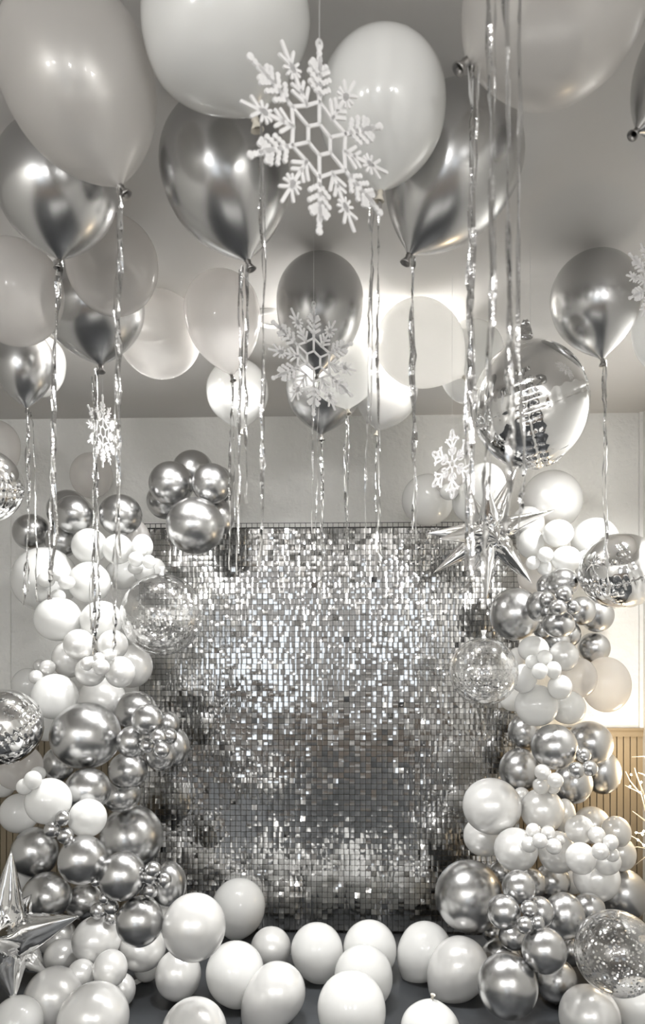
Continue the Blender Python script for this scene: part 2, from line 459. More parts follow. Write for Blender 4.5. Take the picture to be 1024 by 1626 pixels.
left_mid = [
 (44,1088,25,27,'w','beside the wall end mini trio of the @G',3.75),
 (75,1150,25,27,'w','between foil orb and biggest chrome ball of the @G',3.7),
 (63,1057,10,10,'p','top of the wall end mini trio of the @G'),
 (75.5,1060,12.5,12,'p','middle of the wall end mini trio of the @G'),
 (57,1075,11,11,'p','bottom of the wall end mini trio of the @G'),
 (87,1106,36,36,'w','above the foil orb on the wall side of the @G'),
 (278,1186,23,30,'c','reaching farthest over the sequins in the @G'),
 (207,1329,51,50,'c','against the sequins in the lower part of the @G'),
 (93,1214,26,28,'c','under the biggest chrome ball, wall side of the @G'),
 (267,1150,18,21,'c','behind the chrome mini quad of the @G'),
 (215,1130,34,33,'c','at the upper corner of the chrome part of the @G'),
 (192,1262,31,27,'c','below the two small chrome balls of the @G'),
 (203,1224,31,30,'c','under the chrome mini quad of the @G'),
 (136,1168,55,53,'c','biggest and shiniest at mid height of the @G'),
 (209,1178,24,25,'c','between biggest chrome ball and mini quad of the @G'),
 (234,1143,25,25,'c','on top of the chrome mini quad of the @G'),
 (255,1200,24,24,'c','underneath the chrome mini quad of the @G'),
 (268,1169,13.5,13.5,'c','sequin side of the chrome mini quad of the @G'),
 (233,1184,12,12,'c','smallest of the chrome mini quad of the @G'),
 (251,1171,13.5,13.5,'c','frontmost of the chrome mini quad of the @G'),
 (256.5,1191,13,13,'c','lowest of the chrome mini quad of the @G'),
 (139,1254,36,34,'c','directly below the biggest chrome ball of the @G'),
 (5,1244,20,22,'w','at the frame edge below the foil orb by the @G',3.7),
 (30,1218,37,36,'k','below the foil orb on the wall side of the @G',3.6),
 (31,1291,31,31,'w','lowest white one against the dark wainscot in the @G'),
 (60,1229,12.5,12,'w','top of the white mini trio of the @G'),
 (77,1272,36,36,'w','beneath the white mini trio of the @G'),
 (39,1249,13,13,'w','wall side of the white mini trio of the @G'),
 (52,1239,14,15,'w','frontmost of the white mini trio of the @G'),
 (139,1299,30,30,'w','between upper and lower chrome parts of the @G'),
]
left_low = [
 (35,1402,20,20,'w','behind the upward spike of the floor star',3.6),
 (90,1488,30,28,'p','behind the sideways spike of the floor star',3.55),
 (98,1519,28,27,'p','under the sideways spike of the floor star',3.5),
 (262,1455,28,29,'p','behind the lowest chrome ball of the @G',3.6),
 (233,1540,19,18,'w','in the shadow at the foot of the @G',3.5),
 (133,1430,30,29,'c','in the hollow of the lower chrome part of the @G'),
 (268,1404,28,36,'c','beneath the sequin side mini quad of the @G'),
 (56,1353,38,39,'c','just above the floor star in the @G'),
 (131,1365,38,38,'c','middle of the lower chrome part of the @G'),
 (194,1391,37,38,'c','wall side of the low chrome mini quad of the @G'),
 (74,1423,39,37,'c','touching the tip spike of the floor star in the @G'),
 (104,1327,13,13,'c','lowest of the chrome mini trio of the @G'),
 (83,1317,13,13,'c','wall side of the chrome mini trio of the @G'),
 (100,1299,12.5,12.5,'c','topmost of the chrome mini trio of the @G'),
 (243,1381,13,13,'c','top of the low chrome mini quad of the @G'),
 (239,1414,12.5,12.5,'c','bottom of the low chrome mini quad of the @G'),
 (238,1393,13,13,'c','wall side of the low chrome mini quad of the @G'),
 (261,1398,11.5,13,'c','sequin side of the low chrome mini quad of the @G'),
 (226,1506,37,34,'p','under the lowest chrome ball of the @G'),
 (153,1493,38,37,'p','below the tiny chrome five of the @G'),
 (152,1400,8,8,'c','topmost of the tiny chrome five of the @G'),
 (166,1426,9,9,'c','second of the tiny chrome five of the @G'),
 (176,1459,10,10,'c','lowest of the tiny chrome five of the @G'),
 (155,1447,12.5,13,'c','wall side of the tiny chrome five of the @G'),
 (177,1441,11.5,11.5,'c','sequin side of the tiny chrome five of the @G'),
 (222,1463,37,39,'c','lowest chrome one of the @G'),
 (283,1548,36,39,'p','on the floor below the biggest pearl of the @G'),
 (308,1472,50,52,'p','over the sequin foot at the end of the @G'),
 (193,1572,22,26,'p','on the floor beside the paper scrap at the @G'),
 (148,1569,16,16,'p','peeking from behind the two floor balloons of the @G'),
 (129,1547,22,23,'p','above the peeking small pearl one of the @G'),
 (175,1538,27,29,'p','standing out front at the foot of the @G'),
]
right_top = [
 (679,794,41,41,'w','lying along the top edge of the sequin backdrop',3.95),
 (712,762,22,24,'k','behind the small loop snowflake over the sequins',4.0),
 (749,797,31,33,'w','at the backdrop top beside the hanging star',3.95),
 (770,772,33,37,'w','between the hanging star and the foil orb above',4.05),
 (876,795,47,48,'p','at the very top of the @H',3.95),
 (838,832,26,28,'p','behind the highest white ones of the @H',3.95),
 (713,781,15,13,'w','under the small loop snowflake over the sequins',3.8),
 (850,915,28,28,'k','behind the white mini trio of the @H'),
 (945,860,37,38,'w','above the foil orb of the @H'),
 (930,897,18,24,'w','squeezed against the foil orb of the @H'),
 (843,863,21,24,'w','sequin side of the white top of the @H'),
 (886,847,24,22,'w','highest bright one of the @H'),
 (899,888,23,21,'w','between white mini trio and foil orb of the @H'),
 (865,902,12,12,'w','lowest of the white mini trio of the @H'),
 (846,894,11,11,'w','sequin side of the white mini trio of the @H'),
 (866,881,12.5,12.5,'w','topmost of the white mini trio of the @H'),
]
right_mid = [
 (833,1161,26,27,'c','just under the white cluster of the @H',3.75),
 (956,1226,29,35,'c','against the tan wainscot in the @H',3.75),
 (936,1180,36,35,'c','level with the wainscot rail in the @H',3.7),
 (821,1047,15,19,'w','edging behind the confetti ball of the @H',3.75),
 (943,1029,25,25,'c','lowest of the upper chrome part of the @H',3.75),
 (948,977,26,27,'c','below the foil orb of the @H',3.7),
 (904,1007,18,20,'c','in the gap under the upper mini quad of the @H',3.7),
 (884,1017,21,20,'c','just above the white cluster of the @H',3.7),
 (862,1000,15,15,'c','beside the big one in the upper @H',3.75),
 (870,930,18,18,'c','half hidden atop the chrome part of the @H',3.75),
 (818,975,40,42,'c','nearest the sequins in the upper @H'),
 (893,925,25,23,'c','crowning the upper chrome part of the @H'),
 (924,970,21.5,23,'c','twig side of the upper mini quad of the @H'),
 (856,963,21,24,'c','sequin side of the upper mini quad of the @H'),
 (887,991,25,22,'c','underneath the upper mini quad of the @H'),
 (868,953,12,13,'c','back one of the upper mini quad of the @H'),
 (910,964,11.5,11.5,'c','twig end of the upper mini quad of the @H'),
 (895.5,943,14,13,'c','topmost of the upper mini quad of the @H'),
 (885.6,964.6,14,13,'c','frontmost of the upper mini quad of the @H'),
 (962,1087,38,44,'k','standing out towards the wall in the @H',3.8),
 (918,1076,29,32,'k','beside the standing out cloudy one of the @H'),
 (813,1110,20,19,'w','under the confetti ball beside the @H'),
 (901,1123,28,27,'w','under the cloudy ones of the @H'),
 (852,1120,34,33,'w','lowest of the white cluster of the @H'),
 (895,1042,23,24,'p','twig side of the white mini quad of the @H'),
 (847,1031,24,21,'w','above the white mini quad of the @H'),
 (889,1091,19,20,'w','lower twig side of the white mini quad of the @H'),
 (831,1077,21,23,'w','sequin side of the white mini quad of the @H'),
 (845,1051,11,11,'w','sequin end of the white mini quad of the @H'),
 (865,1044,12,12,'w','topmost of the white mini quad of the @H'),
 (879,1064,12,14,'w','twig end of the white mini quad of the @H'),
 (857,1066,12.5,13,'w','frontmost of the white mini quad of the @H'),
]
right_low = [
 (989,1420,38,40,'c','behind the speckled clear ball of the @H',3.6),
 (910,1401,18,18,'p','hidden under the twig side cluster of the @H',3.6),
 (940,1310,29,29,'p','back one of the twig side cluster of the @H',3.65),
 (985,1356,24,27,'p','twig side of the twig side cluster of the @H',3.6),
 (794,1386,17,18,'c','wedged above the biggest chrome ball of the @H',3.6),
 (877,1400,28,29,'c','under the pearl mini six of the @H',3.55),
 (842,1403,25,25,'c','behind the top of the lower mini trio of the @H',3.5),
 (826,1222,33,34,'c','by the sequins at mid height of the @H'),
 (909,1243,31,33,'c','below the chrome mini trio of the @H'),
 (880,1186,36,36,'c','in the middle of the chrome part of the @H'),
 (926,1199,11.5,12,'c','topmost of the chrome mini trio of the @H'),
 (936,1220,12.5,12.5,'c','twig side of the chrome mini trio of the @H'),
 (915,1223,13,13,'c','sequin side of the chrome mini trio of the @H'),
 (768,1328,32,31,'p','below the big round one beside the sequins of the @H',3.6),
 (897,1297,17,29,'p','against the tan wainscot below chrome in the @H',3.65),
 (828,1266,14,16,'p','between big and mid-sized ones of the @H',3.6),
 (861,1287,34,35,'p','under the pearl mini trio of the @H'),
 (781,1280,46,44,'p','overhanging the sequins in the @H'),
 (878,1250,11,11,'p','hidden behind the pearl mini trio of the @H'),
 (859,1248,13,13,'p','lowest of the pearl mini trio of the @H'),
 (861.5,1226,13,13,'p','topmost of the pearl mini trio of the @H'),
 (881.5,1239.5,12.5,12.5,'p','twig side of the pearl mini trio of the @H'),
 (885,1353,30,33,'p','under the pearl mini six of the @H'),
 (819,1349,34,34,'p','sequin side of the pearl mini six of the @H'),
 (889,1334,8,8,'p','smallest of the pearl mini six of the @H'),
 (847,1319,12,12,'p','first atop the pearl mini six of the @H'),
 (870,1322,11,11,'p','second atop the pearl mini six of the @H'),
 (840,1341,12.5,12.5,'p','sequin end of the pearl mini six of the @H'),
 (879,1344,12.5,12.5,'p','twig end of the pearl mini six of the @H'),
 (857,1335,12,12,'p','frontmost of the pearl mini six of the @H'),
]
right_foot = [
 (947,1394,36,36,'p','lowest of the twig side cluster of the @H'),
 (935,1442,25,24,'c','beside the lowest pearl one of the @H'),
 (920,1317,22.5,22.5,'p','upper sequin side of the twig side cluster of the @H'),
 (978,1321,23,25,'p','upper twig side of the twig side cluster of the @H'),
 (963,1367,22,22,'p','lower twig side of the twig side cluster of the @H'),
 (922,1363,24,25,'p','lower sequin side of the twig side cluster of the @H'),
 (972,1357,11,11,'p','lowest of the twig side mini quad of the @H'),
 (947,1326,13.5,13.5,'p','topmost of the twig side mini quad of the @H'),
 (969.5,1337.6,12,12.5,'p','twig end of the twig side mini quad of the @H'),
 (953,1352,13.5,13.5,'p','frontmost of the twig side mini quad of the @H'),
 (908,1512,18,22,'c','in the dark beside the speckled ball of the @H',3.5),
 (782,1480,16,15,'c','in the shadow under the biggest chrome ball of the @H',3.55),
 (796,1519,32,27,'c','behind the floor chrome ball of the @H',3.45),
 (745,1423,54,56,'c','biggest, over the sequin foot in the @H'),
 (896,1454,32,36,'c','twig side of the lower chrome mini trio of the @H'),
 (815,1487,23,21,'c','below the lower chrome mini trio of the @H'),
 (857,1449,22,25,'c','twig end beside the lower mini trio of the @H'),
 (823.5,1408.5,26,26,'c','top of the lower chrome cluster of the @H'),
 (800,1448,26,27,'c','dullest one of the lower chrome cluster of the @H'),
 (840,1443,13.5,13.5,'c','topmost of the lower mini trio of the @H'),
 (854,1467,10.5,12.5,'c','twig side of the lower mini trio of the @H'),
 (833,1469,13.5,13.5,'c','sequin side of the lower mini trio of the @H'),
 (884,1558,33,34,'c','on the floor behind the speckled ball of the @H'),
 (864,1509,35,35,'c','above the two floor chrome balls of the @H'),
 (806,1565,47,50,'c','standing on the floor at the foot of the @H'),
]
cluster = [
 (306,748,33,33,'c','topmost of the bunch on the backdrop top',3.85),
 (262,795,29,29,'c','lowest back one of the bunch on the backdrop top',3.85),
 (345,770,28,30,'c','hidden behind the bunch on the backdrop top',3.85),
 (346,822,27,29,'c','behind the big one of the bunch on the backdrop top',3.9),
 (272,768,35.5,35,'c','wall side of the bunch on the backdrop top'),
 (336,768,31,32,'c','ribbon side of the bunch on the backdrop top'),
 (310,835,46,45,'c','lowest of the bunch on the backdrop top'),
]
PL, PR, PC = [], [], []
gar(left_top + left_mid + left_low, 'balloons of the ' + G, PL)
gar(right_top + right_mid + right_low + right_foot, 'balloons of the ' + H, PR)
gar(cluster, 'chrome balloons on the backdrop top', PC)

# ------------------------------------------------------------------ helium balloons under the ceiling
def hel(px, py, r, ry, kx, ky, mat, where, knot=True, d=None, dz=0.0):
    if d is None: d = 1443.0 / (CY - py + ry)
    return neck_balloon(px, py, r, kx, ky, mat, where, d, 'helium balloons under the ceiling', knot=knot, dz=dz), d
HB = {}; HPL = []
HDATA = {
 'pearl_left': (118,110,119,138,190,295,'s','nearest the viewer, neck tilted over a dark chrome one'),
 'white_top':  (360,45,133,140,404,186,'w','filling the picture top above the large snowflake'),
 'white_snow': (606,165,101,133,604,303,'w','right behind the large glitter snowflake'),
 'pearl_right':(880,2,143,145,742,96,'s','at the picture top with its neck turned sideways'),
 'chrome_a':   (90,290,93,98,95,413,'c','below the nearest clear pearly one'),
 'chrome_b':   (355,262,101,118,393,414,'c','behind the large snowflake arm, above wide ribbons'),
 'chrome_c':   (726,250,104,118,650,404,'c','with neck leaning towards the large snowflake'),
 'clear_d':    (178,418,72,72,182,498,'k','overlapping the chrome one with neck over a paper snowflake'),
 'chrome_e':   (148,482,79,80,160,580,'c','half covered by a cloudy clear one'),
 'clear_f':    (22,460,76,76,30,546,'k','cut by the frame under the first chrome one'),
 'white_g':    (62,573,41,43,66,630,'w','peeking out behind the lowest chrome one by the wall'),
 'chrome_h':   (38,570,46,48,42,648,'c','lowest by the wall, above three thin ribbons'),
 'white_i':    (253,530,66,64,260,599,'s','in front of the plain wall beyond the half covered chrome'),
 'clear_j':    (352,492,60,82,368,596,'k','behind the two widest ribbons'),
 'white_k':    (377,620,49,50,384,682,'w','lowest behind the widest ribbons, touching the wall line'),
 'chrome_l':   (508,475,69,71,504,594,'c','directly behind the second glitter snowflake'),
 'chrome_m':   (514,612,60,58,510,690,'c','under the second glitter snowflake'),
 'white_n':    (546,590,54,56,552,650,'w','behind the second snowflake arms, small brown knot'),
 'pearl_o':    (614,622,49,48,599,684,'p','under the glowing white one'),
 'white_p':    (663,543,66,66,735,598,'t','glowing brightest before the dome lamp'),
 'white_q':    (748,562,52,60,738,640,'w','warm toned beside the glowing one, behind the ribbons'),
 'chrome_r':   (945,470,69,76,956,570,'c','standing alone near the wall corner'),
 'white_s':    (1054,515,48,50,1050,590,'w','just entering at the frame edge under the corner snowflake'),
 'chrome_t':   (1142,80,104,110,1012,207,'c','outside the frame except its curled neck end'),
 'clear_u':    (-8,705,38,42,-4,760,'k','at the frame edge behind a foil orb'),
}
order = sorted(HDATA, key=lambda k: -1443.0 / (CY - HDATA[k][1] + HDATA[k][3]))
for key in order:
    a = HDATA[key]
    d0 = 3.7 if key == 'clear_u' else 1443.0 / (CY - a[1] + a[3])
    d = touch(a[0], a[1], (a[2] + a[3]) / 2, d0, HPL, 1.01, .9)
    HPL.append((at(a[0], a[1], d), (a[2] + a[3]) / 2 * d / F))
    noknot = key in ('clear_d', 'clear_f', 'white_i', 'white_g', 'white_q', 'clear_u', 'white_s')
    HB[key] = hel(*a, knot=not noknot, d=d, dz=.04 if key == 'white_top' else 0.0)
print('HEL', {k: round(v[1], 2) for k, v in HB.items()})

# ------------------------------------------------------------------ balloons on the floor
def fl(px, py, r, ry, kx, ky, mat, where, knot=True, dz=0.0):
    d = EYE.z * F / (py - CY + ry)
    e = neck_balloon(px, py, r, kx, ky, mat, where, d, 'loose balloons on the floor', name='floor_balloon', knot=knot, dz=dz)
    return e
fl(379,1438,42,49,372,1496,'w','propped upright against the sequins beside the big pearl one')
fl(430,1505,32,32,420,1548,'p','half hidden, dull and small under the sequins')
fl(587,1505,42,45,592,1562,'w','back one of the middle three in a line')
fl(503,1508,41,46,516,1566,'w','showing its knot, alone left of the middle three'.replace('left of', 'beside'))
fl(676,1506,41,46,642,1560,'w','with its knot turned to the middle three')
fl(373,1543,46,50,384,1604,'w','behind the leaning pearl one near the sequin foot')
fl(577,1549,46,46,583,1610,'w','middle one of the middle three in a line')
fl(731,1534,45,46,686,1592,'p','leaning beside the floor chrome ball')
fl(440,1575,45,48,388,1642,'p','leaning, with a long streaked neck')
fl(558,1600,54,56,566,1672,'w','front one of the middle three in a line')
fl(85,1584,46,47,60,1640,'p','round, beside the lower spike of the floor star')
fl(150,1617,54,46,95,1662,'p','lying on its side nearest the viewer')
fl(27,1624,40,42,30,1676,'w','in front of the lower spike of the floor star')
fl(308,1640,52,46,300,1700,'p','cut by the bottom edge next to the paper scrap')
fl(683,1637,47,47,686,1586,'w','cut by the bottom edge, knot pointing up')
fl(936,1614,47,44,930,1670,'p','in front of the speckled clear ball')
fl(1014,1594,40,41,1020,1650,'w','at the corner in front of the speckled clear ball')

# ------------------------------------------------------------------ hanging foil ribbons
def strand_mesh(pts, w, seed, wob=0.006):
    rnd = random.Random(seed)
    pts = [Vector(p) for p in pts]
    L = sum((pts[i+1]-pts[i]).length for i in range(len(pts)-1))
    n = max(10, int(L / 0.022)); V = []; Fc = []
    ang = rnd.uniform(-.5, .5); x = y = 0.0
    for i in range(n+1):
        s = i / n * (len(pts)-1); j = min(int(s), len(pts)-2); p = pts[j].lerp(pts[j+1], s-j)
        ang += rnd.gauss(0, .55); ang *= .95
        x += rnd.gauss(0, wob*.25); y += rnd.gauss(0, wob*.62); x *= .9; y *= .9
        c = Vector((p.x + x, p.y + y, p.z)); h = w/2 * rnd.uniform(.85, 1.05)
        t = Vector((math.cos(ang), math.sin(ang), rnd.gauss(0, .12)))
        nrm = Vector((-math.sin(ang), math.cos(ang), 0))
        V += [c - t*h, c - nrm*(w*.10*rnd.choice((-1, 1))), c + t*h]
    for i in range(n):
        a = i*3; Fc += [(a, a+1, a+4, a+3), (a+1, a+2, a+5, a+4)]
    return mesh('strand', V, Fc, M['ribbon'], False)
RS = [100]
def ribbon(d, strands, label):
    p0 = at(*strands[0][0][0], d)
    e = tag(empty('foil_ribbon', p0), label, 'ribbon', 'silver foil ribbons hanging from the balloons')
    for pl, wpx in strands:
        RS[0] += 1
        pts = [at(x, y, d) - p0 for x, y in pl]
        dd = -.006 * (strands.index((pl, wpx)))
        link('strand', strand_mesh([p + Vector((0, dd, 0)) for p in pts], wpx * d / F, RS[0]), e)
D = {k: v[1] for k, v in HB.items()}
ribbon(D['pearl_left'], [([(190,296),(188,560),(186,885)],9), ([(191,300),(189,700),(183,960),(180,1036)],3.5), ([(189,300),(188,800),(187,1030)],3)], 'crinkled ribbon from the nearest clear pearly balloon, narrowing halfway down')
ribbon(D['chrome_a'], [([(95,415),(92,520),(83,700),(84,880),(76,952)],8), ([(97,415),(90,600),(80,900)],4)], 'ribbon from the first dark chrome balloon, ending before the big white one')
ribbon(D['chrome_e'], [([(152,584),(151,800),(148,1040)],7), ([(156,584),(155,900),(155,1036)],5), ([(150,600),(149,1000)],3)], 'thick double ribbon from the half covered chrome balloon')
ribbon(D['chrome_h'], [([(45,650),(44,800),(37,962)],6), ([(49,655),(55,690),(55,850),(60,956)],3), ([(46,652),(46,800),(48,940)],2.5)], 'three thin strands from the lowest chrome balloon by the wall')
ribbon(D['white_top'], [([(415,165),(416,520),(413,905)],8), ([(417,170),(420,700),(415,860)],4)], 'long wide ribbon hanging from behind the large snowflake')
ribbon(D['chrome_b'], [([(384,420),(379,620),(377,912)],5), ([(393,420),(391,640),(391,800)],6.5), ([(382,430),(381,880)],3)], 'pair of ribbons from the chrome balloon above the backdrop bunch')
ribbon(D['clear_j'], [([(367,598),(363,760),(364,905)],5), ([(371,600),(372,830)],3)], 'short thin ribbon from the tall cloudy clear balloon')
ribbon(D['chrome_l'], [([(503,596),(497,660),(495,840)],3.5), ([(505,600),(500,800),(498,870)],2.5)], 'thin ribbon from the chrome balloon behind the second snowflake')
ribbon(D['chrome_m'], [([(510,692),(511,800),(508,960)],5.5), ([(512,694),(514,900)],3)], 'ribbon from the chrome balloon under the second snowflake')
ribbon(D['white_n'], [([(551,652),(548,720),(547,880)],4.5), ([(553,654),(552,800),(554,905)],3)], 'ribbon from the white balloon with the brown knot')
ribbon(D['white_snow'], [([(602,306),(598,600),(597,915)],6), ([(588,306),(586,520),(580,850)],5), ([(590,308),(589,700)],3)], 'twin ribbons from the white balloon behind the large snowflake')
ribbon(D['pearl_o'], [([(600,686),(603,760),(604,900)],3.5), ([(598,688),(596,930)],3)], 'thin ribbon from the pearl balloon under the glowing one')
ribbon(D['chrome_c'], [([(655,407),(656,640),(655,840)],8), ([(657,410),(660,860)],4)], 'crinkled ribbon from the chrome balloon leaning to the large snowflake')
ribbon(D['pearl_right'], [([(744,98),(745,400),(739,600),(741,900)],8), ([(750,104),(752,420),(750,700),(752,915)],9), ([(756,110),(748,640),(746,860)],5)], 'wide triple ribbon from the sideways necked pearl balloon')
ribbon(D['chrome_r'], [([(961,573),(960,760),(966,942)],6), ([(957,573),(955,700),(957,890)],3.5)], 'pair of thin ribbons before the foil orb near the wall corner')
near_top = ZC - .02
def near(d, pl, w, label):
    p = at(pl[0][0], pl[0][1], d); top = Vector((p.x, p.y, near_top))
    e = tag(empty('foil_ribbon', top), label, 'ribbon', 'silver foil ribbons hanging close to the viewer')
    q = [Vector((0, 0, 0))] + [at(x, y, d) - top for x, y in pl]
    RS[0] += 1; link('strand', strand_mesh(q, w * d / F, RS[0], .004), e)
    RS[0] += 1; link('strand', strand_mesh([v + Vector((.004, -.005, 0)) for v in q[:-1]] + [q[-1] + Vector((.004, -.005, .06))], w * .6 * d / F, RS[0], .004), e)
near(1.00, [(778,-40),(780,420),(771,700),(766,960)], 11, 'blurred broad ribbon close to the viewer, crossing the hanging star')
near(0.92, [(797,-40),(804,500),(809,700),(800,870)], 12, 'blurred broad ribbon close to the viewer, crossing the big foil orb')
near(1.10, [(822,-40),(820,520),(830,760),(821,870)], 8, 'slim blurred ribbon close to the viewer, kinked beside the hanging star')

# ------------------------------------------------------------------ snowflakes
def seg(mb, p, q, w, t=.0035, bead=False):
    p, q = Vector(p), Vector(q); u = (q - p); L = u.length
    if L < 1e-6: return
    u /= L; v = Vector((-u.y, u.x))
    out = []
    for i in range(5): a = math.pi/2 + math.pi*i/4; out.append(p + (u*math.cos(a) + v*math.sin(a))*w/2)
    for i in range(5): a = -math.pi/2 + math.pi*i/4; out.append(q + (u*math.cos(a) + v*math.sin(a))*w/2)
    n = len(out); V = [(o.x, -t/2, o.y) for o in out] + [(o.x, t/2, o.y) for o in out]
    mb.add(V, [tuple(range(n)), tuple(range(2*n-1, n-1, -1))] + [(i, n+i, n+(i+1) % n, (i+1) % n) for i in range(n)])
    if bead:
        k = max(1, int(L/(w*1.05)))
        for i in range(k+1): disc(mb, p.lerp(q, i/k), w*.72, t*1.3)
def disc(mb, c, r, t=.0035):
    n = 8; V = [(c[0]+r*math.cos(2*math.pi*i/n), s*t/2, c[1]+r*math.sin(2*math.pi*i/n)) for s in (-1, 1) for i in range(n)]
    mb.add(V, [tuple(range(n)), tuple(range(2*n-1, n-1, -1))] + [(i, n+i, n+(i+1) % n, (i+1) % n) for i in range(n)])
def ring2(mb, c, rx, ry, ang, w, t=.0035):
    n = 10; P = []
    for i in range(n):
        a = 2*math.pi*i/n; x, y = rx*math.cos(a), ry*math.sin(a)
        P.append((c[0]+x*math.cos(ang)-y*math.sin(ang), c[1]+x*math.sin(ang)+y*math.cos(ang)))
    for i in range(n): seg(mb, P[i], P[(i+1) % n], w, t)
def pol(r, a): return (r*math.cos(R(a)), r*math.sin(R(a)))
def off(p, l, a): return (p[0] + l*math.cos(R(a)), p[1] + l*math.sin(R(a)))
def beaded_flake(e):
    R1 = 1.0; parts = []
    mb = MB()
    for k in range(6):
        a = 90 + 60*k
        seg(mb, pol(.165, a), pol(.165, a+60), .034); seg(mb, pol(.165, a), pol(.40, a), .034)
        seg(mb, pol(.40, a), pol(.335, a+30), .036); seg(mb, pol(.335, a+30), pol(.40, a+60), .036)
    parts.append(('hub', mb))
    for k in range(6):
        a = 90 + 60*k; mb = MB()
        seg(mb, pol(.40, a), pol(.80, a), .045)
        for r0, l in ((.46, .16), (.56, .17), (.66, .15)):
            for s in (-1, 1): seg(mb, off(pol(r0, a), .02, a), off(pol(r0, a), l, a + s*47), .040, bead=True)
        for s in (-1, 0, 1): seg(mb, pol(.74, a), off(pol(.74, a), .10, a + s*55), .045, bead=True)
        seg(mb, pol(.80, a), pol(.97, a), .042, bead=True)
        if k == 0: ring2(mb, pol(1.01, a), .032, .045, 0, .024)
        else: disc(mb, pol(.97, a), .042)
        parts.append(('arm', mb))
    for k in range(6):
        a = 120 + 60*k; mb = MB()
        seg(mb, pol(.33, a), pol(.66, a), .040)
        for r0, l in ((.36, .17), (.46, .12)):
            for s in (-1, 1): seg(mb, pol(r0, a), off(pol(r0, a), l, a + s*42), .038)
        c = pol(.69, a); ring2(mb, c, .040, .026, R(a), .024)
        for s in (-35, 35): seg(mb, off(c, .03, a), off(c, .17, a + s), .034)
        seg(mb, off(c, .03, a), off(c, .25, a), .036)
        for s in (75, -75, 115, -115, 150, -150): seg(mb, c, off(c, .10, a + s), .030)
        parts.append(('arm', mb))
    return parts
def loop_flake(e):
    parts = []; mb = MB(); ring2(mb, (0, 0), .10, .10, 0, .05); parts.append(('hub', mb))
    for k in range(6):
        a = 90 + 60*k; mb = MB()
        seg(mb, pol(.10, a), pol(.72, a), .055)
        ring2(mb, pol(.86, a), .13, .075, R(a), .05)
        for s in (-1, 1):
            b0 = pol(.45, a); b1 = off(b0, .30, a + s*42); seg(mb, b0, b1, .055)
            for q in (-55, 0, 55): seg(mb, b1, off(b1, .08, a + s*20 + q), .05)
            c0 = pol(.22, a); ring2(mb, off(c0, .16, a + s*30), .10, .05, R(a + s*30), .045)
            seg(mb, pol(.66, a), off(pol(.66, a), .16, a + s*50), .05)
            seg(mb, off(pol(.66, a), .16, a+s*50), off(pol(.66, a), .24, a+s*10), .045)
        parts.append(('arm', mb))
    return parts
def snowflake(px, py, rpx, d, yaw, label, kind, tilt=0.0):
    c = at(px, py, d); r = rpx * d / F
    e = tag(empty('snowflake', c), label, 'snowflake', 'white snowflakes hung from the ceiling')
    e.rotation_euler = (0, R(tilt), R(yaw))
    for nm, mb in (beaded_flake(e) if kind == 'bead' else loop_flake(e)):
        for v in mb.V: v.x *= r; v.z *= r
        mb.build(nm, M['snow'], e)
    t = MB(); t.tube([(0, 0, 1.0*r), (0, 0, ZC - .003 - c.z)], .0005 if d > 1.5 else .0004, 5); t.build('thread', M['thread'], e)
    return e
snowflake(507, 222, 150, 1.20, 38, 'large glittering beaded snowflake hanging nearest the viewer', 'bead')
snowflake(498, 572, 88, 2.00, 36, 'glittering beaded snowflake in front of two stacked chrome balloons', 'bead')
snowflake(718, 737, 55, 2.55, -56, 'small snowflake of open loops above the backdrop top beside ribbons', 'loop')
snowflake(163, 686, 56, 2.60, 82, 'snowflake turned edge-on beneath the half covered chrome balloon', 'bead')
snowflake(1040, 452, 70, 2.10, 30, 'snowflake cut by the frame edge over the lone chrome balloon', 'bead')

